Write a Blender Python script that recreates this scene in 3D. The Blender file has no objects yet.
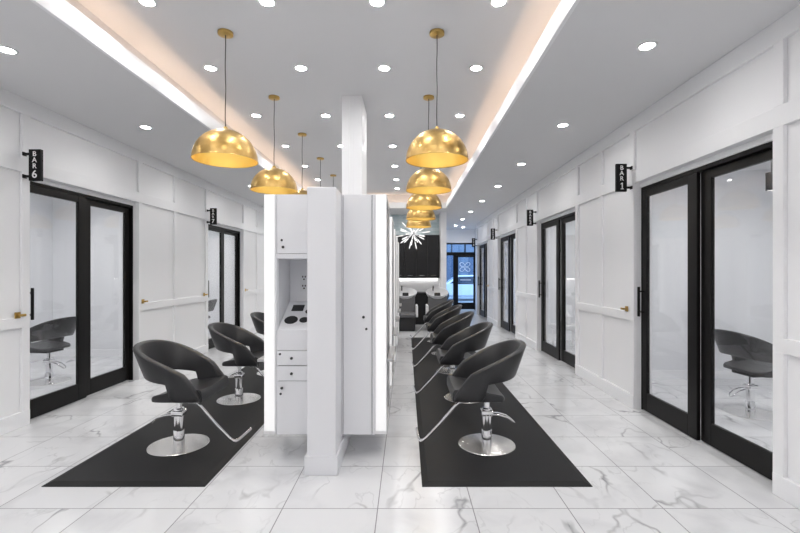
import bpy, bmesh, math, random
from mathutils import Vector, Matrix
random.seed(7)
PI = math.pi
scene = bpy.context.scene
COL = scene.collection

# ------------------------------------------------------------------ materials
MATS = {}
def mat(name, color=(.8, .8, .8), rough=.5, metal=0.0, spec=.5, emit=None, estr=0.0, coat=0.0):
    if name in MATS: return MATS[name]
    m = bpy.data.materials.new(name); m.use_nodes = True
    b = m.node_tree.nodes['Principled BSDF']
    b.inputs['Base Color'].default_value = (*color, 1)
    b.inputs['Roughness'].default_value = rough
    b.inputs['Metallic'].default_value = metal
    b.inputs['Specular IOR Level'].default_value = spec
    b.inputs['Coat Weight'].default_value = coat
    if emit:
        b.inputs['Emission Color'].default_value = (*emit, 1)
        b.inputs['Emission Strength'].default_value = estr
    MATS[name] = m
    return m

def nodes(m): return m.node_tree.nodes, m.node_tree.links, m.node_tree.nodes['Principled BSDF']

def add_bump(m, scale, strength, dist=.002, detail=4):
    N, L, b = nodes(m)
    tc = N.new('ShaderNodeTexCoord'); n = N.new('ShaderNodeTexNoise'); bp = N.new('ShaderNodeBump')
    n.inputs['Scale'].default_value = scale; n.inputs['Detail'].default_value = detail
    bp.inputs['Strength'].default_value = strength; bp.inputs['Distance'].default_value = dist
    L.new(tc.outputs['Object'], n.inputs['Vector']); L.new(n.outputs['Fac'], bp.inputs['Height'])
    L.new(bp.outputs['Normal'], b.inputs['Normal'])

WALL = mat('painted_wall', (.86, .862, .875), .45, spec=.35)
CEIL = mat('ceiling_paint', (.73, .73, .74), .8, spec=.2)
TRIMW = mat('trim_paint', (.84, .845, .86), .4, spec=.35)
CAB = mat('white_lacquer', (.77, .775, .80), .35, spec=.4)
GAPSHADE = mat('cabinet_gap_shade', (.18, .18, .19), .7)  # dark colour standing in for shade in the cabinet gaps
ROOMW = mat('room_wall', (.76, .77, .79), .6, spec=.3)
BLACK = mat('black_door_metal', (.006, .0055, .0055), .42, spec=.22)
BLACKM = mat('black_powder_coat', (.006, .006, .0065), .5, spec=.25)
LEATHER = mat('black_leather', (.018, .018, .020), .38, spec=.5); add_bump(LEATHER, 260, .12, .0015)
GREYL = mat('grey_leather', (.10, .10, .105), .45); add_bump(GREYL, 200, .12, .0015)
RUBBER = mat('black_rubber', (.016, .016, .017), .6, spec=.22); add_bump(RUBBER, 420, .25, .001)
CHROME = mat('chrome', (.82, .82, .83), .09, 1.0)
BRUSHED = mat('brushed_steel', (.80, .79, .77), .22, 1.0)
def _aniso(m):
    N, L, b = nodes(m); t = N.new('ShaderNodeTangent'); t.direction_type = 'RADIAL'; t.axis = 'Z'
    b.inputs['Anisotropic'].default_value = .8; L.new(t.outputs[0], b.inputs['Tangent'])
_aniso(BRUSHED)
STEEL = mat('steel', (.55, .55, .56), .3, 1.0)
BRASS = mat('brass', (.62, .42, .14), .3, 1.0)
DARKK = mat('dark_knob', (.06, .06, .065), .35, .6)
HOLE = mat('black_holder', (.01, .01, .011), .5)
OUTLET = mat('outlet_plastic', (.75, .76, .78), .4)
CERAM = mat('grey_ceramic', (.66, .66, .67), .3); add_bump(CERAM, 60, .1)
WHITEP = mat('white_plastic', (.82, .82, .83), .35)
MIRROR = mat('mirror_silver', (.92, .93, .94), .015, 1.0)
CABBLK = mat('black_cabinet', (.012, .012, .0135), .42, spec=.35)
LETTER = mat('white_lettering', (.92, .92, .92), .5)
LENS = mat('downlight_lens', (1, 1, 1), .4, emit=(1, .985, .965), estr=72)
BULB = mat('lamp_bulb', (1, 1, 1), .4, emit=(1, .93, .80), estr=45)
LEDW = mat('mirror_led', (.74, .74, .75), .5, emit=(1, .99, .98), estr=.34)
ROOML = mat('room_light_lens', (1, 1, 1), .4, emit=(1, .985, .965), estr=150)
LEDC = mat('cove_led', (1, 1, 1), .4, emit=(1, .70, .48), estr=7)
CORD = mat('black_cord', (.03, .028, .026), .5)
CARW = mat('car_paint', (.75, .77, .80), .25, coat=.6)
TYRE = mat('tyre', (.02, .02, .02), .7)
CARG = mat('car_glass', (.03, .05, .08), .08)
FACADE = mat('street_facade', (.16, .20, .26), .7)
FACWIN = mat('facade_window', (.06, .10, .17), .15)
PAVE = mat('street_pavement', (.30, .31, .33), .8); add_bump(PAVE, 30, .3)
DECAL = mat('white_decal', (.95, .97, 1), .5)
RED = mat('tail_light', (.25, .02, .02), .3)

def gold_material():
    m = mat('gold_leaf', (.80, .52, .17), .30, 1.0)
    N, L, b = nodes(m)
    tc = N.new('ShaderNodeTexCoord'); n = N.new('ShaderNodeTexNoise'); v = N.new('ShaderNodeTexVoronoi')
    n.inputs['Scale'].default_value = 9; n.inputs['Detail'].default_value = 5
    v.inputs['Scale'].default_value = 13
    r = N.new('ShaderNodeValToRGB')
    r.color_ramp.elements[0].position = .3; r.color_ramp.elements[0].color = (.46, .28, .085, 1)
    r.color_ramp.elements[1].position = .7; r.color_ramp.elements[1].color = (.72, .50, .20, 1)
    mr = N.new('ShaderNodeMapRange'); mr.inputs['To Min'].default_value = .27; mr.inputs['To Max'].default_value = .46
    bp = N.new('ShaderNodeBump'); bp.inputs['Strength'].default_value = .3; bp.inputs['Distance'].default_value = .01
    L.new(tc.outputs['Object'], n.inputs['Vector']); L.new(tc.outputs['Object'], v.inputs['Vector'])
    L.new(n.outputs['Fac'], r.inputs['Fac']); L.new(r.outputs['Color'], b.inputs['Base Color'])
    L.new(n.outputs['Fac'], mr.inputs['Value']); L.new(mr.outputs['Result'], b.inputs['Roughness'])
    L.new(v.outputs['Distance'], bp.inputs['Height']); L.new(bp.outputs['Normal'], b.inputs['Normal'])
    return m
GOLD = gold_material()
GOLDIN = mat('gold_lining', (.85, .60, .17), .40, .75)

def glass_material(name, haze, tint=(.985, .987, .99), ior=1.5):
    m = bpy.data.materials.new(name); m.use_nodes = True
    N, L = m.node_tree.nodes, m.node_tree.links
    N.clear()
    out = N.new('ShaderNodeOutputMaterial')
    t = N.new('ShaderNodeBsdfTransparent'); t.inputs['Color'].default_value = (*tint, 1)
    d = N.new('ShaderNodeBsdfDiffuse'); d.inputs['Color'].default_value = (.85, .86, .88, 1)
    g = N.new('ShaderNodeBsdfGlossy'); g.inputs['Roughness'].default_value = .02
    lw = N.new('ShaderNodeLayerWeight'); pw = N.new('ShaderNodeMath'); pw.operation = 'POWER'; pw.inputs[1].default_value = 5
    f = N.new('ShaderNodeMath'); f.operation = 'MULTIPLY_ADD'; f.inputs[1].default_value = .9; f.inputs[2].default_value = .035
    L.new(lw.outputs['Facing'], pw.inputs[0]); L.new(pw.outputs[0], f.inputs[0])
    m1 = N.new('ShaderNodeMixShader'); m1.inputs[0].default_value = haze
    m2 = N.new('ShaderNodeMixShader')
    L.new(t.outputs[0], m1.inputs[1]); L.new(d.outputs[0], m1.inputs[2])
    L.new(f.outputs[0], m2.inputs[0]); L.new(m1.outputs[0], m2.inputs[1]); L.new(g.outputs[0], m2.inputs[2])
    L.new(m2.outputs[0], out.inputs['Surface'])
    return m
GLASS = glass_material('door_glass', .012)
SGLASS = glass_material('storefront_glass', .02, (.86, .93, 1.0))

def marble_material():
    m = mat('marble_tile', (.8, .8, .8), .2, spec=.45)
    N, L, b = nodes(m)
    def math_(op, a, bb=None, c=None):
        n = N.new('ShaderNodeMath'); n.operation = op
        for i, v in enumerate((a, bb, c)):
            if v is None: continue
            if isinstance(v, (int, float)): n.inputs[i].default_value = v
            else: L.new(v, n.inputs[i])
        return n.outputs[0]
    geo = N.new('ShaderNodeNewGeometry'); sx = N.new('ShaderNodeSeparateXYZ')
    L.new(geo.outputs['Position'], sx.inputs[0])
    T = .604
    u = math_('DIVIDE', math_('ADD', sx.outputs[0], .1816), T)
    v = math_('DIVIDE', math_('SUBTRACT', sx.outputs[1], 2.784), T)
    fu, fv = math_('FRACT', u), math_('FRACT', v)
    iu, iv = math_('FLOOR', u), math_('FLOOR', v)
    g = .0055
    def edge(f):
        a = math_('LESS_THAN', f, g); c = math_('GREATER_THAN', f, 1 - g)
        return math_('MAXIMUM', a, c)
    grout = math_('MAXIMUM', edge(fu), edge(fv))
    cid = N.new('ShaderNodeCombineXYZ'); L.new(iu, cid.inputs[0]); L.new(iv, cid.inputs[1])
    wn = N.new('ShaderNodeTexWhiteNoise'); wn.noise_dimensions = '3D'; L.new(cid.outputs[0], wn.inputs['Vector'])
    off = N.new('ShaderNodeVectorMath'); off.operation = 'SCALE'; off.inputs['Scale'].default_value = 23.0
    L.new(wn.outputs['Color'], off.inputs[0])
    p = N.new('ShaderNodeVectorMath'); p.operation = 'ADD'
    L.new(geo.outputs['Position'], p.inputs[0]); L.new(off.outputs[0], p.inputs[1])
    def vein(scale, rot, stretch, width, dist):
        mp = N.new('ShaderNodeMapping'); mp.inputs['Rotation'].default_value = (0, 0, rot)
        mp.inputs['Scale'].default_value = (stretch, 1, 1); L.new(p.outputs[0], mp.inputs[0])
        n = N.new('ShaderNodeTexNoise'); n.inputs['Scale'].default_value = scale; n.inputs['Detail'].default_value = 4
        n.inputs['Roughness'].default_value = .45; n.inputs['Distortion'].default_value = dist
        L.new(mp.outputs[0], n.inputs['Vector'])
        r = math_('ABSOLUTE', math_('SUBTRACT', n.outputs['Fac'], .5))
        mr = N.new('ShaderNodeMapRange'); mr.inputs['From Max'].default_value = width
        mr.inputs['To Min'].default_value = 1; mr.inputs['To Max'].default_value = 0
        L.new(r, mr.inputs['Value']); return mr.outputs[0]
    v1 = vein(.85, .65, 1.7, .012, .2)
    v2 = vein(2.0, .9, 2.0, .014, .5)
    n3 = N.new('ShaderNodeTexNoise'); n3.inputs['Scale'].default_value = 1.7; n3.inputs['Detail'].default_value = 3
    L.new(p.outputs[0], n3.inputs['Vector'])
    mask = N.new('ShaderNodeMapRange'); mask.inputs['From Min'].default_value = .44; mask.inputs['From Max'].default_value = .64
    L.new(n3.outputs['Fac'], mask.inputs['Value'])
    veins = math_('ADD', math_('MULTIPLY', math_('MULTIPLY', v1, mask.outputs[0]), .95),
                  math_('MULTIPLY', math_('MULTIPLY', v2, mask.outputs[0]), .35))
    veins = math_('MINIMUM', veins, 1.0)
    mx = N.new('ShaderNodeMix'); mx.data_type = 'RGBA'
    mx.inputs['A'].default_value = (.72, .725, .74, 1); mx.inputs['B'].default_value = (.29, .29, .305, 1)
    L.new(veins, mx.inputs['Factor'])
    cl = N.new('ShaderNodeMix'); cl.data_type = 'RGBA'
    cl.inputs['B'].default_value = (.60, .605, .625, 1)
    n4 = N.new('ShaderNodeTexNoise'); n4.inputs['Scale'].default_value = 2.2; n4.inputs['Detail'].default_value = 6; n4.inputs['Distortion'].default_value = .6
    L.new(p.outputs[0], n4.inputs['Vector'])
    cm = N.new('ShaderNodeMapRange'); cm.inputs['From Min'].default_value = .5; cm.inputs['From Max'].default_value = .75
    L.new(n4.outputs['Fac'], cm.inputs['Value'])
    L.new(cm.outputs[0], cl.inputs['Factor']); L.new(mx.outputs['Result'], cl.inputs['A'])
    gx = N.new('ShaderNodeMix'); gx.data_type = 'RGBA'; gx.inputs['B'].default_value = (.25, .25, .262, 1)
    L.new(grout, gx.inputs['Factor']); L.new(cl.outputs['Result'], gx.inputs['A'])
    L.new(gx.outputs['Result'], b.inputs['Base Color'])
    rr = math_('MULTIPLY_ADD', grout, .5, .20); L.new(rr, b.inputs['Roughness'])
    return m
MARBLE = marble_material()

def glass_tile_material():
    m = mat('blue_glass_tile', (.4, .5, .55), .12)
    N, L, b = nodes(m)
    tc = N.new('ShaderNodeTexCoord'); mp = N.new('ShaderNodeMapping'); mp.inputs['Rotation'].default_value = (PI / 2, 0, 0)
    br = N.new('ShaderNodeTexBrick'); br.inputs['Scale'].default_value = 4.0
    br.inputs['Color1'].default_value = (.46, .58, .61, 1); br.inputs['Color2'].default_value = (.70, .78, .80, 1)
    br.inputs['Mortar'].default_value = (.68, .73, .75, 1); br.inputs['Mortar Size'].default_value = .015
    br.inputs['Brick Width'].default_value = .9; br.inputs['Row Height'].default_value = .33
    L.new(tc.outputs['Object'], mp.inputs[0]); L.new(mp.outputs[0], br.inputs['Vector']); L.new(br.outputs['Color'], b.inputs['Base Color'])
    return m
GTILE = glass_tile_material()

# ------------------------------------------------------------------ mesh helpers
class MB:
    def __init__(s): s.bm = bmesh.new()
    def box(s, x0, x1, y0, y1, z0, z1, M=None):
        x0, x1 = min(x0, x1), max(x0, x1); y0, y1 = min(y0, y1), max(y0, y1); z0, z1 = min(z0, z1), max(z0, z1)
        v = [s.bm.verts.new(p) for p in ((x0, y0, z0), (x1, y0, z0), (x1, y1, z0), (x0, y1, z0), (x0, y0, z1), (x1, y0, z1), (x1, y1, z1), (x0, y1, z1))]
        for f in ((3, 2, 1, 0), (4, 5, 6, 7), (0, 1, 5, 4), (1, 2, 6, 5), (2, 3, 7, 6), (3, 0, 4, 7)): s.bm.faces.new([v[i] for i in f])
        if M is not None:
            for q in v: q.co = M @ q.co
        return s
    def prism(s, pts, axis, a, b):
        def P(p, t): return {'x': (t, p[0], p[1]), 'y': (p[0], t, p[1]), 'z': (p[0], p[1], t)}[axis]
        A = [s.bm.verts.new(P(p, a)) for p in pts]; B = [s.bm.verts.new(P(p, b)) for p in pts]
        n = len(pts)
        s.bm.faces.new(A); s.bm.faces.new(B[::-1])
        for i in range(n): s.bm.faces.new((A[i], B[i], B[(i + 1) % n], A[(i + 1) % n]))
        return s
    def lathe(s, prof, seg=32, M=None, close=True):
        """prof: list of (r, z)."""
        rings = []; new = []
        for r, z in prof:
            if r < 1e-6: ring = [s.bm.verts.new((0, 0, z))]
            else: ring = [s.bm.verts.new((r * math.cos(2 * PI * k / seg), r * math.sin(2 * PI * k / seg), z)) for k in range(seg)]
            rings.append(ring); new += ring
        for a, b in zip(rings, rings[1:]):
            for k in range(seg):
                k2 = (k + 1) % seg
                f = [a[k % len(a)], a[k2 % len(a)], b[k2 % len(b)], b[k % len(b)]]
                u = []
                for q in f:
                    if q not in u: u.append(q)
                if len(u) >= 3:
                    try: s.bm.faces.new(u)
                    except ValueError: pass
        if close:
            for ring, fl in ((rings[0], True), (rings[-1], False)):
                if len(ring) > 2:
                    try: s.bm.faces.new(ring[::-1] if fl else ring)
                    except ValueError: pass
        if M is not None:
            for q in new: q.co = M @ q.co
        return s
    def tube(s, pts, r, seg=10, closed=False):
        pts = [Vector(p) for p in pts]; n = len(pts); rings = []
        rs = r if isinstance(r, (list, tuple)) else [r] * n
        up = Vector((0, 0, 1)); prev = None
        for i, p in enumerate(pts):
            a = pts[i - 1] if (i > 0 or closed) else p; b = pts[(i + 1) % n] if (i < n - 1 or closed) else p
            t = (b - a).normalized()
            if prev is None:
                ref = up if abs(t.dot(up)) < .9 else Vector((1, 0, 0))
                u = t.cross(ref).normalized()
            else:
                u = (prev - t * prev.dot(t)).normalized()
            prev = u; w = t.cross(u)
            rings.append([s.bm.verts.new(p + (u * math.cos(2 * PI * k / seg) + w * math.sin(2 * PI * k / seg)) * rs[i]) for k in range(seg)])
        pairs = list(zip(rings, rings[1:])) + ([(rings[-1], rings[0])] if closed else [])
        for a, b in pairs:
            for k in range(seg): s.bm.faces.new((a[k], a[(k + 1) % seg], b[(k + 1) % seg], b[k]))
        if not closed:
            s.bm.faces.new(rings[0][::-1]); s.bm.faces.new(rings[-1])
        return s
    def build(s, name, m, parent=None, bevel=0, seg=2, smooth=False, kind=None, loc=None):
        bmesh.ops.recalc_face_normals(s.bm, faces=s.bm.faces)
        me = bpy.data.meshes.new(name); s.bm.to_mesh(me); s.bm.free()
        me.materials.append(m)
        if smooth: me.shade_smooth()
        o = bpy.data.objects.new(name, me); COL.objects.link(o)
        if parent is not None: o.parent = parent
        if loc is not None: o.location = loc
        if bevel:
            md = o.modifiers.new('bevel', 'BEVEL'); md.width = bevel; md.segments = seg; md.limit_method = 'ANGLE'; md.angle_limit = math.radians(40)
            me.shade_smooth()
            wn = o.modifiers.new('normals', 'WEIGHTED_NORMAL'); wn.keep_sharp = True
        elif smooth:
            es = o.modifiers.new('split', 'EDGE_SPLIT'); es.split_angle = math.radians(42)
        if kind: o['kind'] = kind
        return o

def tag(o, label, cat, group=None):
    o['label'] = label; o['category'] = cat
    if group: o['group'] = group
    return o
def thing(name, label, cat, loc=(0, 0, 0), rz=0, group=None):
    o = bpy.data.objects.new(name, None); COL.objects.link(o)
    o.location = loc; o.rotation_euler = (0, 0, rz); o.empty_display_size = .1
    return tag(o, label, cat, group)
def structure(name, loc=(0, 0, 0)):
    o = bpy.data.objects.new(name, None); COL.objects.link(o); o.location = loc; o['kind'] = 'structure'
    return o
def dup(root, loc, rz=None, label=None, group=None):
    def cp(o, par):
        c = o.copy(); COL.objects.link(c)
        if par is not None: c.parent = par
        for ch in list(o.children): cp(ch, c)
        return c
    r = cp(root, None); r.location = loc
    if rz is not None: r.rotation_euler = (0, 0, rz)
    if label: r['label'] = label
    if group: r['group'] = group
    return r
ORD = ['first', 'second', 'third', 'fourth', 'fifth', 'sixth', 'seventh', 'eighth', 'ninth', 'tenth']

# ------------------------------------------------------------------ dimensions (x right, y depth, z up; camera at the origin, eye 1.5)
XR, XL = 2.485, -3.72
HC, HT = 3.19, 3.575
TX0, TX1 = -2.308, 1.05
TY0, TY1 = -1.6, 11.6
YB, YF = -2.4, 17.5
OPEN_R = [(2.98, 4.80), (6.46, 8.35), (10.0, 11.95), (13.5, 15.4)]
OPEN_L = [(4.34, 6.11), (8.25, 10.04), (12.0, 13.8)]
HO = 2.47

# ------------------------------------------------------------------ setting: floor, ceiling
MB().box(-6.5, 5.5, YB - .2, YF + .12, -.1, 0).build('floor', MARBLE, kind='structure')

c = MB()
c.box(XL - .3, TX0 - .21, YB, YF, HC, HC + .12)            # left soffit
c.box(TX1 + .21, XR + .4, YB, YF + .1, HC, HC + .12)            # right soffit
c.box(TX0 - .21, TX1 + .21, TY1 + .21, YF, HC, HC + .12)   # far soffit
c.box(TX0 - .21, TX1 + .21, YB, TY0 - .21, HC, HC + .12)   # soffit behind the viewer
for x0, x1, y0, y1 in ((TX0 - .21, TX0 - .031, TY0 - .21, TY1 + .21), (TX1 + .031, TX1 + .21, TY0 - .21, TY1 + .21),
                       (TX0 - .031, TX1 + .031, TY1 + .031, TY1 + .21), (TX0 - .031, TX1 + .031, TY0 - .21, TY0 - .031)):
    c.box(x0, x1, y0, y1, HC, HC + .05)                    # ledge of the cove
a, b_ = TX0 - .21, TX1 + .21
e0, e1 = TY0 - .21, TY1 + .21
c.box(a - .05, a, e0, e1, HC + .12, HT); c.box(b_, b_ + .05, e0, e1, HC + .12, HT)
c.box(a - .05, b_ + .05, e1, e1 + .05, HC + .12, HT); c.box(a - .05, b_ + .05, e0 - .05, e0, HC + .12, HT)
c.box(a - .05, b_ + .05, e0 - .05, e1 + .05, HT, HT + .1)
c.build('ceiling', CEIL, kind='structure')
t = MB()
LZ = HC + .153
t.box(TX0 - .03, TX0, TY0, TY1, HC - .004, LZ); t.box(TX1, TX1 + .03, TY0, TY1, HC - .004, LZ)
t.box(TX0 - .03, TX1 + .03, TY1, TY1 + .03, HC - .004, LZ); t.box(TX0 - .03, TX1 + .03, TY0 - .03, TY0, HC - .004, LZ)
t.build('trim_1', TRIMW, kind='structure', bevel=.003)
t = MB()
zl = HC + .052
t.box(TX0 - .10, TX0 - .08, TY0, TY1, zl, zl + .012); t.box(TX1 + .08, TX1 + .10, TY0, TY1, zl, zl + .012)
t.box(TX0, TX1, TY1 + .08, TY1 + .10, zl, zl + .012)
t.build('trim_2', LEDC, kind='structure')

# ------------------------------------------------------------------ panelled side walls
def side_wall(name, bname, s, X, opens, y0, y1, stiles, thick):
    """s = +1 / -1: outward direction.  X = inner face."""
    m = MB(); R = .03
    def bx(d0, d1, a0, a1, z0, z1): m.box(X + s * d0, X + s * d1, a0, a1, z0, z1)
    cur = y0; segs = []
    for o0, o1 in opens:
        segs.append((cur, o0)); cur = o1
    segs.append((cur, y1))
    for q0, q1 in segs: bx(R, thick, q0, q1, 0, HC)
    for o0, o1 in opens: bx(R, thick, o0, o1, HO, HC)
    # rails
    for q0, q1 in segs:
        bx(0, R, q0, q1, .96, 1.06)
    bx(0, R, y0, y1, HO, 2.61)
    bx(0, R, y0, y1, 3.04, HC)
    w = .086
    ys = []
    for o0, o1 in opens: ys += [(o0 - w, o0), (o1, o1 + w)]
    for q0, q1 in segs:
        inner = [(p - w / 2, p + w / 2) for p in stiles if q0 + .2 < p < q1 - .2]
        ys += inner
    for q0, q1 in ys:
        bx(0, R, q0, q1, 0, .96); bx(0, R, q0, q1, 1.06, HO); bx(0, R, q0, q1, 2.61, 3.04)
    m.build(name, WALL, kind='structure', bevel=.0025, seg=1)
    bsb = MB()
    for q0, q1 in segs: bsb.box(X - s * .004, X + s * (R - .0005), q0 + .0012, q1 - .0012, 0, .145)
    bsb.build(bname, TRIMW, kind='structure', bevel=.003, seg=1)

side_wall('wall_right', 'baseboard_right', 1, XR, OPEN_R, YB, 15.6, [1.95, .9, -.2, -1.3, 5.63, 9.17, 12.7], .20)
side_wall('wall_left', 'baseboard_left', -1, XL, OPEN_L, YB, YF, [3.2, 2.1, 1.0, -.1, -1.2, 7.10, 11.0, 14.9, 16.0], .24)

MB().box(XL - .3, XR + .3, YB - .12, YB, 0, HC).build('wall_rear', WALL, kind='structure')
# back of the shampoo area and the stub wall beside the entrance passage
YBK = 13.0
MB().box(XL, .97, YBK, YBK + .12, 0, HC).build('wall_back', WALL, kind='structure')
MB().box(.97, 1.13, 12.35, YF, 0, HC).build('wall_passage', WALL, kind='structure')
MB().box(XL + .003, .967, YBK - .012, YBK - .002, 2.50, HC).build('trim_3', GTILE, kind='structure')
t = MB(); t.box(XL + .003, .967, YBK - .012, YBK - .002, .98, 1.40)
t.build('trim_4', WHITEP, kind='structure')

# treatment rooms behind the doors
m = MB(); RX0, RX1 = XR + .20, 5.3
m.box(RX1, RX1 + .1, 2.55, 15.6, 0, 2.94)
for y in (2.55, 6.18, 9.72, 13.2): m.box(RX0, RX1, y, y + .08, 0, 2.94)
m.build('wall_right_rooms', ROOMW, kind='structure')
m = MB(); LX0, LX1 = XL - .24, -6.3
m.box(LX1 - .1, LX1, 3.9, 15.0, 0, 2.94)
for y in (3.9, 7.82, 11.6, 15.0): m.box(LX0, LX1, y, y + .08, 0, 2.94)
m.build('wall_left_rooms', ROOMW, kind='structure')
m = MB(); m.box(RX0, RX1 + .1, 2.55, 15.52, 2.94, 3.0); m.box(LX0, LX1 - .1, 3.9, 15.08, 2.94, 3.0)
m.build('ceiling_rooms', CEIL, kind='structure')
m = MB()
for y0, y1 in ((2.64, 6.17), (6.27, 9.71), (9.81, 13.19)):
    m.box(RX1 - .015, RX1 - .001, y0, y1, .0, .12)
    m.box(RX0 + .02, RX1 - .02, y1 - .012, y1 + .009, 0, .12)
for y0, y1 in ((3.99, 7.81), (7.91, 11.59)):
    m.box(LX1 + .001, LX1 + .015, y0, y1, 0, .12)
    m.box(LX0 - .02, LX1 + .02, y1 - .012, y1 + .009, 0, .12)
m.build('baseboard_rooms', TRIMW, kind='structure')

# ------------------------------------------------------------------ sliding glass doors
def sliding_door(n, s, X, rec, o0, o1, handle_far):
    root = structure('door_%d' % n, (X, (o0 + o1) / 2, 0))
    W = o1 - o0; h = W / 2
    P0 = s * rec                                  # plane of the front leaf, local x
    f = MB()
    f.box(P0 - s * .01, P0 + s * .085, -h, h, 2.42, HO)
    f.build('head_board', TRIMW, root, bevel=.002, seg=1)
    f = MB(); f.box(P0 + s * .002, P0 + s * .085, -h, -h + .015, 0, 2.42); f.box(P0 + s * .002, P0 + s * .085, h - .015, h, 0, 2.42)
    f.box(P0 + s * .002, P0 + s * .085, -h + .015, h - .015, 2.385, 2.42)
    f.build('door_frame', BLACK, root, bevel=.002, seg=1)
    SO, SM, ov = .085, .13, .004
    front_far = handle_far
    for k in (0, 1):
        isfar = (k == 1)
        y0, y1 = (-ov, h - .016) if isfar else (-h + .016, ov)
        sa, sb = (SM, SO) if isfar else (SO, SM)
        front = (isfar == front_far)
        d0, d1 = (P0 + s * .006, P0 + s * .042) if front else (P0 + s * .046, P0 + s * .082)
        l = MB()
        l.box(d0, d1, y0, y0 + sa, .008, 2.384); l.box(d0, d1, y1 - sb, y1, .008, 2.384)
        l.box(d0, d1, y0 + sa, y1 - sb, .008, .20); l.box(d0, d1, y0 + sa, y1 - sb, 2.31, 2.384)
        leaf = l.build('door_leaf', BLACK, root, bevel=.003, seg=1)
        dm = (d0 + d1) / 2
        MB().box(dm - .004, dm + .004, y0 + sa, y1 - sb, .20, 2.31).build('glass_pane', GLASS, leaf)
        if front:
            hy = (y1 - SO * .5) if isfar else (y0 + SO * .5)
            q = MB(); hx = d0 - s * .06
            q.box(hx - .011, hx + .011, hy - .011, hy + .011, 1.02, 1.34)
            for z in (1.07, 1.29): q.box(hx, d0, hy - .008, hy + .008, z - .008, z + .008)
            q.build('handle', BLACKM, leaf, bevel=.003, seg=1)
    return root
dn = 1
for o0, o1 in OPEN_R: sliding_door(dn, 1, XR, .08, o0, o1, True); dn += 1
for o0, o1 in OPEN_L: sliding_door(dn, -1, XL, .08, o0, o1, False); dn += 1

# ------------------------------------------------------------------ lettering
def letters(txt, size, m, parent, loc, rot=(PI / 2, 0, 0), name='lettering', bold=.006):
    cu = bpy.data.curves.new('tmp', 'FONT'); cu.body = txt; cu.size = size; cu.align_x = 'CENTER'; cu.align_y = 'CENTER'
    cu.extrude = .0012; cu.offset = bold * size * .6
    to = bpy.data.objects.new('tmp', cu); COL.objects.link(to)
    bpy.context.view_layer.update()
    me = bpy.data.meshes.new_from_object(to.evaluated_get(bpy.context.evaluated_depsgraph_get()))
    bpy.data.objects.remove(to); me.name = name
    me.materials.clear(); me.materials.append(m)
    o = bpy.data.objects.new(name, me); COL.objects.link(o); o.parent = parent; o.location = loc; o.rotation_euler = rot
    return o

def bar_sign(num, s, X, y, label):
    """blade sign at right angles to the wall. s = outward direction of that wall."""
    root = thing('blade_sign', label, 'sign', (X, y, 2.385), 0, 'bar signs over the doors')
    c0 = -s * .118
    MB().box(c0 - .058, c0 + .058, -.017, .017, 0, .305).build('sign_panel', BLACKM, root, bevel=.002, seg=1)
    for z in (.045, .262):
        q = MB(); q.box(0, -s * .012, -.022, .022, z - .018, z + .018); q.box(-s * .012, -s * .060, -.011, .011, z - .011, z + .011)
        q.build('bracket', BLACKM, root, bevel=.002, seg=1)
    for ch, z, sz in (('B', .258, .066), ('A', .200, .066), ('R', .141, .066), (str(num), .060, .104)):
        if ch == '1':
            q = MB(); q.prism([(-.012, -.036), (.021, -.036), (.021, -.027), (.011, -.027), (.011, .036), (.001, .036), (-.014, .022), (-.008, .015), (.0, .022), (.0, -.027), (-.012, -.027)], 'y', -.0012, .0012)
            q.build('lettering', LETTER, root, loc=(c0, -.0185, z)); continue
        letters(ch, sz, LETTER, root, (c0 + s * .0, -.0185, z), bold=.022)
    return root
bar_sign(1, 1, XR, 4.84, 'black blade sign reading BAR 1 in stacked white letters')
bar_sign(2, 1, XR, 8.40, 'small black blade sign reading BAR 2 on right wall')
bar_sign(3, 1, XR, 12.0, 'small black blade sign reading BAR 3 on right wall')
bar_sign(4, 1, XR, 15.45, 'tiny black blade sign reading BAR 4 near the entrance')
bar_sign(6, -1, XL, 4.27, 'black blade sign reading BAR 6 in stacked white letters')
bar_sign(7, -1, XL, 8.2, 'small black blade sign reading BAR 7 on left wall')

# brass catches on the panelling
def catch(s, X, y, label):
    root = thing('brass_catch', label, 'door catch', (X, y, 1.085), 0, 'brass catches on the wall panelling')
    MB().box(s * .004, -s * .006, -.03, .03, -.03, .03).build('backplate', BRASS, root, bevel=.002, seg=1)
    q = MB(); q.box(-s * .006, -s * .045, -.009, .009, -.009, .009); q.box(-s * .03, -s * .05, -.009, .045, -.012, .012)
    q.build('lever', BRASS, root, bevel=.003, seg=1)
catch(1, XR, 4.95, 'small brass catch on panelling beside the BAR 1 door')
catch(1, XR, 13.3, 'tiny brass catch on right wall beside the BAR 4 door')
catch(-1, XL, 4.20, 'brass catch on panelling under the BAR 6 sign')
catch(-1, XL, 6.20, 'brass catch on left panelling just beyond the BAR 6 door')
catch(-1, XL, 8.08, 'brass catch on left panelling just before the BAR 7 door')
catch(-1, XL, 10.15, 'brass catch on left panelling just beyond the BAR 7 door')

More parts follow.
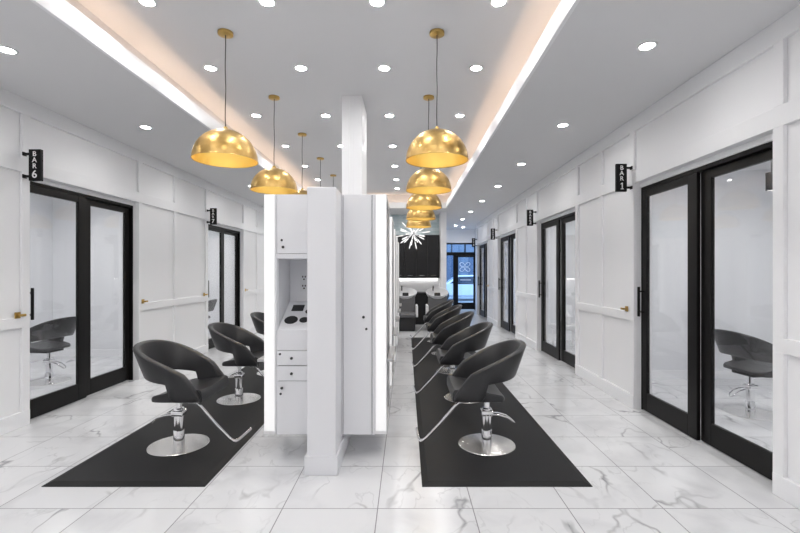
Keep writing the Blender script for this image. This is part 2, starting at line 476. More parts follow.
# ------------------------------------------------------------------ recessed downlights
SPOT_W = 11.5
def downlight_proto():
    root = thing('recessed_downlight', 'x', 'ceiling light', (0, 0, 0), 0, 'recessed ceiling downlights')
    MB().lathe([(.050, 0), (.071, 0), (.071, -.004), (.067, -.007), (.055, -.007), (.050, -.003)], 32).build('trim_ring', WHITEP, root, smooth=True)
    MB().lathe([(0, -.0035), (.0505, -.0035), (.0505, -.001), (0, -.001)], 28).build('lens', LENS, root)
    ld = bpy.data.lights.new('lamp', 'SPOT'); ld.energy = SPOT_W; ld.spot_size = math.radians(172); ld.spot_blend = .9; ld.shadow_soft_size = .045
    ld.color = (1, .985, .965)
    lo = bpy.data.objects.new('lamp', ld); COL.objects.link(lo); lo.parent = root; lo.location = (0, 0, -.012)
    return root
DL = downlight_proto(); first_dl = [True]
def downlight(x, y, z, label):
    if first_dl[0]:
        DL.location = (x, y, z); DL['label'] = label; first_dl[0] = False; return DL
    return dup(DL, (x, y, z), label=label)
cols = [(-1.99, 'leftmost'), (-1.07, 'second from left'), (-.225, 'third from left'), (.71, 'rightmost')]
rows = [3.37, 4.465, 5.82, 7.23, 8.6, 9.85, 10.9]
for j, y in enumerate(rows):
    for x, cn in cols:
        downlight(x, y, HT, 'round white downlight in raised ceiling, %s row back, %s of four' % (ORD[j], cn))
for y in (2.1, .8, -.6):
    for x, cn in cols:
        downlight(x, y, HT, 'round white downlight in raised ceiling above and behind the viewpoint')
for j, y in enumerate([3.28, 5.05, 6.87, 8.63, 10.45, 12.28, 14.08, 15.95]):
    downlight(1.80, y, HC, 'round downlight in lower ceiling along right wall, %s from the front' % ORD[j])
downlight(2.15, 16.5, HC, 'small downlight in low ceiling nearest the entrance door')
for j, y in enumerate([3.34, 5.12, 6.87, 8.63, 10.45, 12.2]):
    downlight(-3.04, y, HC, 'round downlight in lower ceiling along left wall, %s from the front' % ORD[j])
for x in (1.80, -3.04):
    for y in (1.5, -.4): downlight(x, y, HC, 'round downlight in lower ceiling behind the viewpoint')
for x, l in ((-2.6, 'far left'), (-1.2, 'left'), (.2, 'right')):
    downlight(x, 12.3, HC, 'downlight in low ceiling over the shampoo chairs, %s one' % l)
# ceiling lights inside the rooms
for x, y, l in ((4.1, 3.9, 'BAR 1'), (4.0, 7.6, 'BAR 2'), (4.0, 11.2, 'BAR 3'), (4.0, 14.7, 'BAR 4'),
                (-5.1, 5.6, 'BAR 6'), (-5.0, 9.4, 'BAR 7'), (-5.0, 13.0, 'third left')):
    for dy, w in ((-.7, 'nearer'), (.9, 'farther')):
        d_ = downlight(x, y + dy, 2.94, '%s ceiling downlight inside the %s room behind glass' % (w, l))
        for ch in d_.children:
            if ch.name.startswith('lens'):
                ch.data = ch.data.copy(); ch.data.materials[0] = ROOML
            if ch.type == 'LIGHT':
                ch.data = ch.data.copy(); ch.data.energy = 62

# ------------------------------------------------------------------ gold pendants
def pendant_proto():
    root = thing('dome_pendant', 'x', 'pendant lamp', (0, 0, 0), 0, 'gold dome pendant lamps')
    MB().lathe([(0, 0), (.064, 0), (.064, -.022), (.058, -.026), (0, -.026)], 32).build('canopy', BRASS, root, smooth=True)
    R = .268; zr = 2.465 - HT
    prof = []
    for k in range(17):
        a = PI / 2 * k / 16
        prof.append((R * math.sin(a), zr + .002 + .262 * math.cos(a)))
    prof[0] = (0, prof[0][1])
    outer = prof + [(R + .003, zr), (R - .002, zr)]
    sh = MB(); sh.lathe(outer, 56, close=False)
    shade = sh.build('lamp_shade', GOLD, root, smooth=True)
    inn = [(max(0, r - .005), z - .005) for r, z in prof[:-1]] + [(R - .003, zr)]
    MB().lathe(inn, 56, close=False).build('shade_lining', GOLDIN, shade, smooth=True)
    rim = MB(); rim.tube([(R * math.cos(2 * PI * k / 56), R * math.sin(2 * PI * k / 56), zr) for k in range(56)], .0035, 6, closed=True)
    rim.build('shade_rim', GOLD, shade, smooth=True)
    cz = zr + .262
    MB().lathe([(0, cz + .03), (.012, cz + .03), (.022, cz + .012), (.026, cz - .002), (0, cz - .002)], 20).build('cap', BRASS, root, smooth=True)
    pts = [(.002 * math.sin(k * 1.3), .002 * math.cos(k * 1.1), -.02 + (cz + .045) * k / 10) for k in range(11)]
    pts[0] = (0, 0, -.02); pts[-1] = (0, 0, cz + .025)
    MB().tube(pts, .0042, 8).build('cord', CORD, root, smooth=True)
    MB().lathe([(0, cz - .004), (.02, cz - .004), (.02, cz - .07), (0, cz - .07)], 18).build('socket', BRASS, root, smooth=True)
    MB().lathe([(0, cz - .07), (.018, cz - .075), (.034, cz - .105), (.034, cz - .125), (.02, cz - .15), (0, cz - .156)], 18).build('bulb', BULB, root, smooth=True)
    return root
PEN = pendant_proto(); fp = True
for xs, wd in ((.265, 'right'), (-1.565, 'left')):
    for k in range(5):
        y = 3.80 + 1.4 * k
        lab = 'gold dome pendant lamp, %s in the %s row from the front' % (ORD[k], wd)
        if fp: PEN.location = (xs, y, HT); PEN['label'] = lab; fp = False
        else: dup(PEN, (xs, y, HT), label=lab)

# ------------------------------------------------------------------ salon chairs
def band_mesh():
    m = MB()
    path = []
    # (fwd, lat, normal, kind)
    n_arm, n_arc = 12, 26
    half = .288
    for k in range(n_arm):
        f = .31 - (.31 + .02) * k / n_arm
        path.append((f, half - .02 * max(0, (f - .05) / .285), Vector((0, 1))))
    for k in range(n_arc + 1):
        a = PI / 2 + PI * k / n_arc
        cx, cy = math.cos(a), math.sin(a)
        e = .86
        px = -.02 + .255 * math.copysign(abs(cx) ** e, cx); py = half * math.copysign(abs(cy) ** e, cy)
        nv = Vector((cx / .262, cy / half)).normalized()
        path.append((px, py, nv))
    for k in range(n_arm - 1, -1, -1):
        f = .31 - (.31 + .02) * k / n_arm
        path.append((f, -(half - .02 * max(0, (f - .05) / .285)), Vector((0, -1))))
    rings = []
    def sm(x): x = min(1, max(0, x)); return x * x * (3 - 2 * x)
    for f, l, nv in path:
        r = min(1, max(0, (.18 - f) / .462))
        if f > .18: zt = .655 - (.655 - .485) * ((f - .18) / .13)
        else: zt = .655 + .236 * (r ** .9)
        zb_back = .557 + .06 * r
        g = sm((f - .03) / .05)
        zb = zb_back * (1 - g) + .437 * g
        lt = .03 * r + .012; lb = -.05 * r - .004
        th = .050 + .014 * (1 - r) * (1 if f < .25 else .6)
        H = zt - zb
        a = math.atan2(lt - lb, H)
        # rounded rectangle in (n, z) about a leaning centre line, slightly bulged
        pr = []
        rad = min(th * .34, H * .4)
        for (sn, sz) in ((1, -1), (1, 1), (-1, 1), (-1, -1)):
            a0 = {(1, -1): -PI / 2, (1, 1): 0, (-1, 1): PI / 2, (-1, -1): PI}[(sn, sz)]
            for q in range(4):
                aa = a0 + PI / 2 * q / 3
                pr.append((sn * (th / 2 - rad) + rad * math.cos(aa), sz * (H / 2 - rad) + rad * math.sin(aa)))
        ring = []
        for n_, z_ in pr:
            tt = z_ / H + .5
            n2 = n_ + lb + (lt - lb) * tt + .012 * math.sin(PI * min(1, max(0, tt))) * (1 if n_ > 0 else .2) - th * .35
            ring.append(m.bm.verts.new((f + nv.x * n2, l + nv.y * n2, zb + H * tt)))
        rings.append(ring)
    n = len(rings[0])
    for A, B in zip(rings, rings[1:]):
        for k in range(n): m.bm.faces.new((A[k], A[(k + 1) % n], B[(k + 1) % n], B[k]))
    m.bm.faces.new(rings[0]); m.bm.faces.new(rings[-1][::-1])
    return m
def seat_mesh():
    m = MB()
    # plan outline rounded at the rear, straight at the front; layered profile
    def outline(inset, z):
        pts = []
        fr, hw = .318 - inset, .262 - inset * .3
        for k in range(9): pts.append((fr, -hw + 2 * hw * k / 8))
        for k in range(1, 6): pts.append((fr - (fr - .0) * k / 6, hw))
        rr = .15 - inset
        for k in range(15):
            a = PI / 2 + PI * k / 14
            pts.append((rr * 0 + 0 - (.118 - inset) * abs(math.cos(a)) ** .32, hw * math.copysign(abs(math.sin(a)) ** .5, math.sin(a))))
        for k in range(5, 0, -1): pts.append((fr - fr * k / 6, -hw))
        return [m.bm.verts.new((p[0], p[1], z(p) if callable(z) else z)) for p in pts]
    def top(dz):
        def f(p):
            x = p[0]
            d = max(0, x / .25) ** 2 * .026 * (x < .27) + (.026 * (.27 / .25) ** 2) * (x >= .27) + (p[1] / .26) ** 2 * .022
            return .492 + dz + d - .020 * max(0, (x - .27) / .048) ** 2 - .030 * min(1, max(0, (.04 - x) / .14))
        return f
    layers = [outline(.02, .436), outline(.004, .440), outline(0, .448), outline(0, top(-.02)), outline(.006, top(-.006)), outline(.02, top(0)), outline(.09, top(-.004))]
    for A, B in zip(layers, layers[1:]):
        n = len(A)
        for k in range(n): m.bm.faces.new((A[k], A[(k + 1) % n], B[(k + 1) % n], B[k]))
    m.bm.faces.new(layers[0][::-1])
    cv = m.bm.verts.new((.08, 0, .488))
    T = layers[-1]
    for k in range(len(T)): m.bm.faces.new((T[k], T[(k + 1) % len(T)], cv))
    return m
def chair_proto(sd):
    """forward = local +x. sd: side (+1/-1 local y) on which the foot rest tube runs."""
    root = thing('styling_chair', 'x', 'salon chair')
    band_mesh().build('backrest', LEATHER, root, smooth=True)
    seat_mesh().build('seat', LEATHER, root, smooth=True)
    q = MB(); q.box(-.10, .24, -.13, .13, .408, .439); q.build('seat_plate', BLACKM, root, bevel=.006)
    MB().lathe([(0, 0), (.24, 0), (.242, .003), (.239, .007), (.12, .014), (.05, .02), (0, .02)], 64).build('base_disc', BRUSHED, root, smooth=True)
    q = MB(); q.lathe([(0, .018), (.044, .018), (.044, .125), (.041, .13), (.038, .132), (.038, .25), (.045, .252), (.045, .308), (.040, .316), (.024, .318), (.024, .41), (0, .41)], 32)
    col = q.build('column', CHROME, root, smooth=True)
    q = MB(); q.box(-.05, .05, -.05, .05, .252, .305); q.build('pump_collar', CHROME, col, bevel=.012)
    for yy in (-.028, .028):
        q = MB(); q.tube([(-.04, yy, .265), (-.10, yy * 1.15, .262), (-.17, yy * 1.25, .242), (-.22, yy * 1.1, .206), (-.235, yy * .6, .190), (-.24, 0, .186)], .0065, 10)
        q.build('pump_lever', CHROME, root, smooth=True)
    y0 = sd * .235; y1 = -sd * .04
    q = MB(); q.tube([(.20, y0, .438), (.265, y0, .432), (.30, y0, .40), (.42, y0, .26), (.53, y0, .145), (.555, y0, .128), (.575, y0 - sd * .01, .122), (.585, y0 - sd * .03, .122), (.60, y1, .122)], .0115, 12)
    q.build('footrest', CHROME, root, smooth=True)
    return root
chL = chair_proto(-1); chR = chair_proto(1)
MT = .02
NEARW = ['nearest', 'second', 'third', 'fourth', 'farthest']
for k in range(5):
    y = 3.77 + 1.4 * k
    lab = 'black leather swivel chair on the right mat, %s' % ('nearest of the five' if k == 0 else 'farthest of the five, by the shampoo chairs' if k == 4 else ORD[k] + ' from the front')
    if k == 0: chR.location = (.69, y, MT); chR.rotation_euler = (0, 0, PI); chR['label'] = lab; chR['group'] = 'styling chairs on the right mat'
    else: dup(chR, (.69, y, MT), PI, lab)
for k in range(5):
    y = 3.76 + 1.35 * k
    lab = 'black leather swivel chair on the left mat, %s' % ('nearest of the row' if k == 0 else ORD[k] + ' from the front')
    if k == 0: chL.location = (-1.947, y, MT); chL['label'] = lab; chL['group'] = 'styling chairs on the left mat'
    else: dup(chL, (-1.947, y, MT), 0, lab)
dup(chL, (3.66, 4.67, 0), .12, 'black swivel chair seen through the glass of the BAR 1 door', 'chairs inside the glazed rooms')
dup(chR, (-4.9, 6.02, 0), PI - .1, 'black swivel chair seen through the glass of the BAR 6 door', 'chairs inside the glazed rooms')
dup(chR, (-4.62, 9.9, 0), PI, 'black swivel chair seen through the glass of the BAR 7 door', 'chairs inside the glazed rooms')

# mats
def mat_obj(x0, x1, y0, y1, label):
    m = MB(); e = .045
    pts = [((x0, y0), 0), ((x0 + e, y0 + e), MT)]
    A = [m.bm.verts.new((x, y, .0005)) for x, y in ((x0, y0), (x1, y0), (x1, y1), (x0, y1))]
    A2 = [m.bm.verts.new((x, y, .005)) for x, y in ((x0, y0), (x1, y0), (x1, y1), (x0, y1))]
    B = [m.bm.verts.new((x, y, MT)) for x, y in ((x0 + e, y0 + e), (x1 - e, y0 + e), (x1 - e, y1 - e), (x0 + e, y1 - e))]
    m.bm.faces.new(A[::-1]); m.bm.faces.new(B)
    for P, Q in ((A, A2), (A2, B)):
        for k in range(4): m.bm.faces.new((P[k], P[(k + 1) % 4], Q[(k + 1) % 4], Q[k]))
    o = m.build('floor_mat', RUBBER)
    return tag(o, label, 'mat')
mat_obj(.11, 1.30, 3.063, 9.98, 'long black rubber mat under the right row of chairs')
mat_obj(-2.546, -1.405, 3.063, 9.98, 'long black rubber mat under the left row of chairs')

# ------------------------------------------------------------------ mirror stations on the spine wall
SX0, SX1 = -.735, -.522
SY0, SY1 = 3.25, 10.0
SH = 2.13
MB().box(SX0, SX1, SY0, SY1, 0, SH).build('wall_spine', CAB, kind='structure', bevel=.003, seg=1)
t = MB(); t.box(SX0 - .016, SX1 + .016, SY0 - .02, SY0, 0, .143); t.box(SX0 - .016, SX0, SY0, SY1, 0, .143); t.box(SX1, SX1 + .016, SY0, SY1, 0, .143)
t.build('baseboard_spine', CAB, kind='structure', bevel=.003, seg=1)
# structural column on the spine wall
m = MB(); cx0, cx1, cy0, cy1 = -.757, -.521, 5.16, 5.75
m.box(cx0, cx1, cy0 + .012, cy1, SH + .001, HT)
m.box(cx0, cx0 + .09, cy0, cy0 + .012, SH + .001, HT); m.box(cx0 + .135, cx1, cy0, cy0 + .012, SH + .001, HT)
m.box(cx0 + .09, cx0 + .135, cy0, cy0 + .012, HT - .13, HT)
m.build('trim_5', TRIMW, kind='structure', bevel=.002, seg=1)

CY0, CY1 = 3.53, 4.19
CB, CT = .19, 2.127
def knob(parent, x, y, z, r=.011):
    M = Matrix.Translation((x, y, z)) @ Matrix.Rotation(PI / 2, 4, 'X')
    q = MB(); q.lathe([(0, .022), (r * .8, .022), (r, .018), (r, .010), (r * .5, .006), (r * .5, 0), (0, 0)], 18, M=M)
    return q.build('knob', DARKK, parent, smooth=True)
def lock(parent, x, y, z, r=.009):
    M = Matrix.Translation((x, y, z)) @ Matrix.Rotation(PI / 2, 4, 'X')
    q = MB(); q.lathe([(0, .007), (r * .6, .007), (r, .004), (r, 0), (0, 0)], 18, M=M)
    return q.build('lock', DARKK, parent, smooth=True)
# left cabinet, local origin at (SX0, CY0, CB); extends to the left (-x)
Hc = CT - CB
def left_cabinet():
    root = thing('tool_cabinet', 'x', 'cabinet', (SX0, CY0, CB), 0, 'tool cabinets on the mirror wall')
    w = .318; d = CY1 - CY0
    nz0, nz1 = 1.035 - CB, 1.608 - CB          # niche
    c = MB(); T = .02
    c.box(-w, -w + T, 0.02, d, 0, Hc); c.box(-T, 0, .02, d, 0, Hc); c.box(-w + T, -T, .36, d, 0, Hc)
    c.box(-w + T, -T, .02, .36, 0, .03); c.box(-w + T, -T, .02, .36, Hc - .02, Hc)
    c.box(-w + T, -T, .02, .36, nz1, nz1 + .03); 
    c.box(-w, -w + .012, 0, .02, nz0 - .002, nz1 + .04); c.box(-w + .012, 0, 0, .02, nz1, nz1 + .038)
    c.build('carcass', CAB, root, bevel=.002, seg=1)
    # sloping tool rest
    s = MB(); s.prism([(.004, nz0), (.36, nz0 + .205), (.36, 0 + nz0 - .12), (.004, nz0 - .12)], 'x', -w + .0205, -.0205)
    s2 = s.build('tool_rest', CAB, root)
    ang = math.atan2(.205, .356)
    def onslope(x, t): return Matrix.Translation((x, .004 + .356 * t, nz0 + .205 * t + .001)) @ Matrix.Rotation(ang, 4, 'X')
    for x, t, r in ((-.222, .32, .052), (-.115, .32, .036), (-.09, .62, .036)):
        h = MB(); h.lathe([(r, .003), (r * 1.06, .002), (r * 1.06, 0), (r * .9, 0), (r * .9, .003)], 32, M=onslope(x, t), close=False)
        h.lathe([(0, .0015), (r * .95, .0015), (r * .95, .0005), (0, .0005)], 32, M=onslope(x, t))
        h.build('tool_holder', HOLE, s2)
    h = MB(); h.box(-.05, .05, -.045, .045, .0002, .003, M=onslope(-.20, .74)); h.build('tool_holder', HOLE, s2)
    # outlet plate on the back of the niche
    p = MB(); p.box(-.205, -.06, .354, .3599, nz0 + .29, nz0 + .46); pl = p.build('outlet_plate', OUTLET, root, bevel=.002, seg=1)
    for ox in (-.17, -.10):
        for oz in (.335, .415):
            q = MB()
            for dx in (-.011, .011): q.box(ox + dx - .005, ox + dx + .005, .352, .3545, nz0 + oz + .001, nz0 + oz + .016)
            q.box(ox - .007, ox + .007, .352, .3545, nz0 + oz - .02, nz0 + oz - .008)
            q.build('socket_slots', HOLE, pl)
    g = .003
    def front(name, z0, z1):
        return MB().box(-w + .012, -.004, -.001, .019, z0 + g, z1 - g).build(name, CAB, root, bevel=.0025, seg=1)
    up = front('door', nz1 + .038, Hc)
    knob(up, -w + .066, -.001, nz1 + .092); lock(up, -w + .052, -.001, nz1 + .148)
    MB().box(-w + .012, -.004, 0, .02, nz0 - .165, nz0 - .001).build('apron_panel', CAB, root, bevel=.002, seg=1)
    zA = nz0 - .165
    d1 = front('drawer', zA - .123, zA); knob(d1, -.185, -.001, zA - .062); lock(d1, -.28, -.001, zA - .03)
    d2 = front('drawer', zA - .247, zA - .123); knob(d2, -.185, -.001, zA - .185)
    lo = front('door', 0, zA - .247); knob(lo, -.262, -.001, zA - .30); lock(lo, -.275, -.001, zA - .35)
    # thin dark sheets behind the front gaps, shade put in as colour
    r = MB(); r.box(-w + .021, -.021, .0195, .0199, .031, nz0 - .121); r.box(-w + .021, -.021, .0195, .0199, nz1 + .031, Hc - .021)
    r.build('painted_gap_shade', GAPSHADE, root)
    return root
def right_cabinet():
    root = thing('tall_cabinet', 'x', 'cabinet', (SX1, CY0, CB), 0, 'tall cabinets on the mirror wall')
    w = .268; d = CY1 - CY0
    MB().box(0, w, .02, d, 0, Hc).build('carcass', CAB, root, bevel=.002, seg=1)
    MB().box(0, .010, 0, .02, 0, Hc).build('side_stile', CAB, root, bevel=.002, seg=1)
    dr = MB().box(.015, w - .026, -.001, .0185, .003, Hc - .003).build('door', CAB, root, bevel=.0025, seg=1)
    MB().box(w - .020, w, 0, .02, 0, Hc).build('side_stile', CAB, root, bevel=.002, seg=1)
    knob(dr, .178, -.001, 1.5 - 45 * 3.53 / 439 - CB); lock(dr, .200, -.001, 1.5 - 57 * 3.53 / 439 - CB, .010)
    r = MB(); r.box(.0105, .0145, .0195, .0199, .004, Hc - .004); r.box(w - .0255, w - .0205, .0195, .0199, .004, Hc - .004); r.build('painted_gap_shade', GAPSHADE, root)  # dark strips paint the shade into the gaps beside the door
    return root
def mirror_station(s):
    """s=+1 faces +x. local origin at inner face of slab, bottom front corner."""
    root = thing('lit_mirror', 'x', 'mirror', (0, 0, 0), 0, 'edge-lit mirrors')
    w = .094; d = CY1 - CY0 - .01
    MB().box(0, s * (w - .036), .012, d - .012, 0, Hc).build('mirror_body', WHITEP, root, bevel=.002, seg=1)
    MB().box(s * (w - .036), s * (w - .030), .04, d - .04, .04, Hc - .04).build('mirror_glass', MIRROR, root)
    f = MB()
    f.box(s * (w - .036), s * w, .012, .04, 0, Hc); f.box(s * (w - .036), s * w, d - .04, d - .012, 0, Hc)
    f.box(s * (w - .036), s * w, .04, d - .04, 0, .04); f.box(s * (w - .036), s * w, .04, d - .04, Hc - .04, Hc)
    f.build('mirror_frame', WHITEP, root, bevel=.002, seg=1)
    for y0, y1 in ((0, .0118), (d - .0118, d)):
        MB().box(s * .008, s * (w - .004), y0, y1, .03, Hc - .006).build('light_strip', LEDW, root, bevel=.003, seg=2)
    q = MB(); q.box(s * w, s * (w + .055), .01, d - .01, .585, .607); q.build('ledge', STEEL, root, bevel=.002, seg=1)
    return root
LC, RC = left_cabinet(), right_cabinet()
MR, ML = mirror_station(1), mirror_station(-1)
for k in range(5):
    y = CY0 + 1.425 * k
    w = ('nearest the viewer' if k == 0 else ORD[k] + ' from the front')
    for o, x, base in ((LC, SX0, 'white tool cabinet with open niche and drawers, %s'), (RC, SX1 + .0008, 'tall white cabinet with one long door, %s'),
                       (MR, SX1 + .2695, 'edge-lit mirror facing the right chairs, %s'), (ML, SX0 - .3185, 'edge-lit mirror facing the left chairs, %s')):
        if k == 0: o.location = (x, y, CB); o['label'] = base % w
        else: dup(o, (x, y, CB), label=base % w)

# ------------------------------------------------------------------ shampoo corner
def wall_cabinet(x0, x1, label):
    root = thing('wall_cabinet', label, 'cabinet', (x0, YBK - .014, 1.33), 0, 'black wall cabinets')
    w = x1 - x0; H = 1.24
    MB().box(.001, w - .001, -.33, 0, 0, H).build('carcass', CABBLK, root)
    dr = MB().box(.004, w - .004, -.352, -.331, .004, H - .004).build('door', CABBLK, root, bevel=.003, seg=1)
    q = MB(); q.tube([(w / 2 - .07, -.353, .07), (w / 2 - .07, -.378, .07), (w / 2 + .07, -.378, .07), (w / 2 + .07, -.353, .07)], .006, 8)
    q.build('handle', CHROME, dr, smooth=True)
for k in range(6):
    x1 = .955 - .335 * k; x0 = x1 - .335
    wall_cabinet(x0, x1, 'tall black wall cabinet above the shampoo chairs, %s from the entrance end' % ORD[k])
def base_cabinet(x0, x1, label):
    root = thing('base_cabinet', label, 'cabinet', (x0, YBK - .014, 0), 0, 'black base cabinets')
    w = x1 - x0
    MB().box(.001, w - .001, -.45, 0, 0, .90).build('carcass', CABBLK, root)
    MB().box(.004, w - .004, -.472, -.451, .09, .89).build('door', CABBLK, root, bevel=.003, seg=1)
for k in range(3):
    x1 = .93 - .67 * k
    base_cabinet(x1 - .67, x1, 'black base cabinet behind the shampoo chairs, %s from the entrance end' % ORD[k])
tag(MB().box(.93 - 2.01, .93, YBK - .50, YBK - .014, .901, .925).build('worktop', GREYL, bevel=.003), 'thin grey worktop on the black base cabinets', 'worktop')

root = thing('cabinet_light', 'slim light bar under the black wall cabinets over the white backsplash', 'light bar', (-.05, YBK - .043, 1.33))
MB().box(-.98, .98, -.03, .03, -.022, .003).build('housing', WHITEP, root, bevel=.002, seg=1)
MB().box(-.96, .96, -.022, .022, -.026, -.0225).build('diffuser', mat('bar_diffuser', (1, 1, 1), .5, emit=(1, .98, .95), estr=8), root)
def shampoo_unit():
    root = thing('shampoo_chair', 'x', 'shampoo chair', (0, 0, 0), 0, 'backwash chairs with basins')
    MB().prism([(-.24, 0), (-.26, .36), (.26, .36), (.24, 0)], 'y', -.20, .42).build('pedestal', LEATHER, root, bevel=.02)
    MB().box(-.26, .26, -.36, .16, .36, .47).build('seat', GREYL, root, bevel=.04, seg=3)
    b = MB(); b.box(-.25, .25, -.05, .05, 0, .46, M=Matrix.Translation((0, .17, .42)) @ Matrix.Rotation(-.18, 4, 'X')); b.build('backrest', GREYL, root, bevel=.035, seg=3)
    for s in (-1, 1):
        a = MB(); a.box(s * .26, s * .315, -.28, .22, .36, .66); a.build('armrest', WHITEP, root, bevel=.02, seg=3)
    M = Matrix.Translation((0, .40, .885)) @ Matrix.Rotation(.40, 4, 'X') @ Matrix.Diagonal((1.12, 1.0, 1.0, 1))
    q = MB(); q.lathe([(0, -.10), (.14, -.10), (.24, .0), (.27, .075), (.27, .095), (.255, .095), (.235, .06), (.20, -.01), (.12, -.06), (0, -.065)], 36, M=M)
    bowl = q.build('basin', CERAM, root, smooth=True)
    q = MB(); q.lathe([(0, -.058), (.035, -.058), (.035, -.052), (0, -.052)], 20, M=M); q.build('drain', HOLE, bowl)
    q = MB(); q.box(-.08, .08, -.03, .02, -.02, .10, M=Matrix.Translation((0, .30, .855))); q.build('neck_rest', HOLE, bowl, bevel=.02)
    q = MB(); q.tube([(-.10, .52, 1.0), (-.10, .50, 1.10), (-.10, .42, 1.12), (-.10, .38, 1.08)], .018, 10); q.build('faucet', HOLE, bowl, smooth=True)
    q = MB(); q.box(-.2, .2, .42, .58, 0, .86); q.build('basin_stand', LEATHER, root, bevel=.01)
    return root
SU = shampoo_unit(); SU.location = (-.02, 11.3, 0)
SU['label'] = 'grey backwash chair with tilted ceramic basin, the one beside the mirror wall'
dup(SU, (.82, 11.3, 0), label='grey backwash chair with basin, half hidden behind the farthest right-mat chair')

# starburst chandelier
root = thing('starburst_chandelier', 'silver starburst chandelier glittering in front of black wall cabinets', 'chandelier', (.17, 11.0, HT))
MB().lathe([(0, 0), (.06, 0), (.06, -.02), (0, -.02)], 24).build('canopy', CHROME, root, smooth=True)
cz = 2.46 - HT
MB().tube([(0, 0, -.01), (0, 0, cz)], .008, 10).build('rod', CHROME, root, smooth=True)
MB().lathe([(.055 * math.sin(PI * k / 10), cz + .055 * math.cos(PI * k / 10)) for k in range(11)], 20, close=False).build('hub', CHROME, root, smooth=True)
CRY = mat('crystal_bar', (.93, .94, .96), .08, .3, emit=(1, .97, .93), estr=.5)
ga = PI * (3 - math.sqrt(5))
for k in range(30):
    z = 1 - 2 * (k + .5) / 30; r = math.sqrt(1 - z * z); a = ga * k
    d = Vector((r * math.cos(a), r * math.sin(a), z)); L = random.uniform(.26, .42)
    p0 = Vector((0, 0, cz)) + d * .05
    q = MB(); q.tube([p0, p0 + d * L * .45, p0 + d * L * .5, p0 + d * L * .9, p0 + d * L], [.004, .004, .013, .016, .004], 7)
    q.build('crystal_rod', CRY, root, smooth=True)

# ------------------------------------------------------------------ items inside the rooms
root = thing('spot_fitting', 'black cylinder spotlight hanging inside the BAR 1 room', 'spotlight', (4.12, 4.95, 2.94))
MB().tube([(0, 0, 0), (0, 0, -.33)], .008, 8).build('stem', BLACKM, root, smooth=True)
MB().lathe([(0, -.32), (.055, -.32), (.055, -.52), (.045, -.52), (.045, -.50), (0, -.50)], 24).build('housing', BLACKM, root, smooth=True)
MB().lathe([(0, -.502), (.044, -.502), (.044, -.504), (0, -.504)], 24).build('lens', LENS, root)
root = thing('white_bottle', 'white bottle with narrow neck seen through the BAR 2 door', 'bottle', (3.18, 8.75, .46))
MB().lathe([(0, 0), (.085, 0), (.095, .03), (.09, .17), (.05, .22), (.028, .26), (.028, .31), (0, .31)], 24).build('bottle_body', WHITEP, root, smooth=True)
MB().lathe([(0, .31), (.034, .31), (.034, .36), (0, .36)], 18).build('cap', WHITEP, root, smooth=True)
root = thing('low_stool', 'low grey stool behind the BAR 2 glass, under the white bottle', 'stool', (3.18, 8.75, 0))
MB().box(-.25, .25, -.22, .22, .36, .459).build('seat', WHITEP, root, bevel=.03, seg=3)
for sx in (-1, 1):
    for sy in (-1, 1): MB().box(sx * .2 - .018, sx * .2 + .018, sy * .17 - .018, sy * .17 + .018, 0, .37).build('leg', WHITEP, root)

# ------------------------------------------------------------------ storefront
XE = 2.75
MB().box(XE, XE + .1, 15.6, YF + .1, 0, HC).build('wall_entrance', WALL, kind='structure')
MB().box(XR + .2, RX1 + .1, 15.52, 15.6, 0, HC).build('wall_return', WALL, kind='structure')
WX0, WX1 = 1.131, XE - .001
root = structure('window_1', (0, YF, 0))
f = MB(); D0, D1 = 0, .07
f.box(WX0, WX1, D0, D1, 2.16, 2.29); f.box(WX0, WX1, D0, D1, 2.60, 2.66)
f.box(WX0, WX0 + .06, D0, D1, 0, 2.66); f.box(WX1 - .04, WX1, D0, D1, 0, 2.66)
f.box(1.87, 2.00, D0, D1, 0, 2.16); f.box(WX0 + .06, 1.87, D0, D1, 0, .18)
f.box(1.80, 1.83, D0, D1, 2.29, 2.60); f.box(2.32, 2.37, D0, D1, 2.29, 2.60)
f.build('window_frame', BLACK, root, bevel=.003, seg=1)
for x0, x1, z0, z1 in ((WX0 + .06, 1.87, .18, 2.16), (WX0 + .06, 1.80, 2.29, 2.60), (1.83, 2.32, 2.29, 2.60), (2.37, WX1 - .04, 2.29, 2.60)):
    MB().box(x0, x1, .03, .04, z0, z1).build('glass_pane', SGLASS, root)
MB().box(WX0, XE, 0, .1, 2.661, HC).build('wall_front', WALL, kind='structure', loc=(0, YF, 0))
root = structure('door_8', (0, YF, 0))
f = MB(); a0, a1 = 2.001, WX1 - .041
f.box(a0, a0 + .07, .01, .055, .01, 2.159); f.box(a1 - .03, a1, .01, .055, .01, 2.159); f.box(a0 + .07, a1 - .03, .01, .055, .01, .28); f.box(a0 + .07, a1 - .03, .01, .055, 2.09, 2.159)
leaf = f.build('door_leaf', BLACK, root, bevel=.003, seg=1)
MB().box(a0 + .07, a1 - .03, .028, .038, .28, 2.09).build('glass_pane', SGLASS, leaf)
q = MB(); q.tube([(a0 + .04, .01, 1.03), (a0 + .06, -.05, 1.03), (a1 - .04, -.05, 1.03), (a1 - .02, .01, 1.03)], .018, 8); q.build('push_bar', BLACK, leaf, smooth=True)
# looping line emblem on the door glass
cxl, czl = 2.34, 1.70
pts = []
for k in range(96):
    t_ = 2 * PI * k / 96
    r_ = .225 * abs(math.sin(2 * t_)) ** .75
    pts.append((cxl + r_ * math.cos(t_) * 1.15, .024, czl + r_ * math.sin(t_)))
q = MB(); q.tube(pts, .011, 6, closed=True); q.build('glass_emblem', DECAL, leaf, smooth=True)
q = MB(); q.box(cxl - .18, cxl + .24, .0235, .0265, 1.17, 1.20); q.build('glass_emblem', DECAL, leaf)

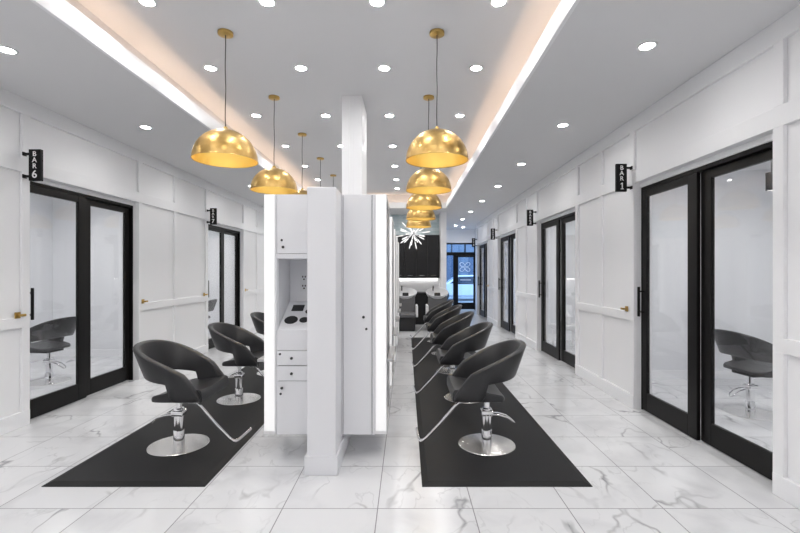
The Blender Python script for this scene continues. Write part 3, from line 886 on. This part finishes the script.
# ------------------------------------------------------------------ street outside
MB().box(-14, 20, YF + .12, 40, -.16, -.06).build('ground_street', PAVE, kind='structure')
m = MB(); m.box(-12, 20, 34, 35, -.06, 7.0); m.build('street_building_front', FACADE, kind='structure')
w_ = MB()
for k in range(12):
    for z in (.8, 3.8):
        w_.box(-9 + 2.3 * k, -9 + 2.3 * k + 1.5, 33.94, 33.999, z, z + 2.0)
w_.build('window_2', FACWIN, kind='structure')
root = thing('parked_car', 'white car parked in the street beyond the glass entrance door', 'car', (3.35, 24.5, -.06), 0)
body = [(-2.1, .25), (-2.15, .55), (-2.05, .82), (-1.2, .92), (-.55, 1.38), (.75, 1.40), (1.45, .98), (2.1, .88), (2.18, .5), (2.1, .25)]
MB().prism(body, 'y', -.85, .85).build('car_body', CARW, root, bevel=.09, seg=3)
g = MB(); g.prism([(-1.0, .94), (-.5, 1.31), (.7, 1.33), (1.25, .98)], 'y', -.862, -.852); g.prism([(-1.0, .94), (-.5, 1.31), (.7, 1.33), (1.25, .98)], 'y', .852, .862); g.build('car_window', CARG, root)
for sx in (-1.35, 1.35):
    for sy in (-.78, .78):
        q = MB(); q.lathe([(0, -.1), (.30, -.1), (.32, -.07), (.32, .07), (.30, .1), (0, .1)], 28, M=Matrix.Translation((sx, sy, .32)) @ Matrix.Rotation(PI / 2, 4, 'X')); wl = q.build('wheel', TYRE, root, smooth=True)
        q = MB(); q.lathe([(0, -.106), (.19, -.106), (.19, .106), (0, .106)], 20, M=Matrix.Translation((sx, sy, .32)) @ Matrix.Rotation(PI / 2, 4, 'X')); q.build('hubcap', STEEL, wl, smooth=True)

# ------------------------------------------------------------------ world, camera, view
w = bpy.data.worlds.new('daylight'); scene.world = w; w.use_nodes = True
bg = w.node_tree.nodes['Background']
bg.inputs['Color'].default_value = (.40, .60, .88, 1); bg.inputs['Strength'].default_value = 3.2

cd = bpy.data.cameras.new('camera'); cam = bpy.data.objects.new('camera', cd); COL.objects.link(cam)
cam.location = (0, 0, 1.5); cam.rotation_euler = (PI / 2, 0, 0)
cd.sensor_width = 36; cd.lens = 439 / 800 * 36
cd.shift_x = -6.3 / 800; cd.shift_y = 5.5 / 800
cd.clip_start = .05; cd.clip_end = 200
scene.camera = cam
vs = scene.view_settings
vs.view_transform = 'Standard'; vs.look = 'None'; vs.gamma = 1; vs.use_curve_mapping = False; vs.exposure = .37
scene.cycles.use_denoising = True
scene.cycles.max_bounces = 12; scene.cycles.diffuse_bounces = 7; scene.cycles.glossy_bounces = 6; scene.cycles.transparent_max_bounces = 16
scene.cycles.sample_clamp_indirect = 6
scene.cycles.caustics_reflective = False
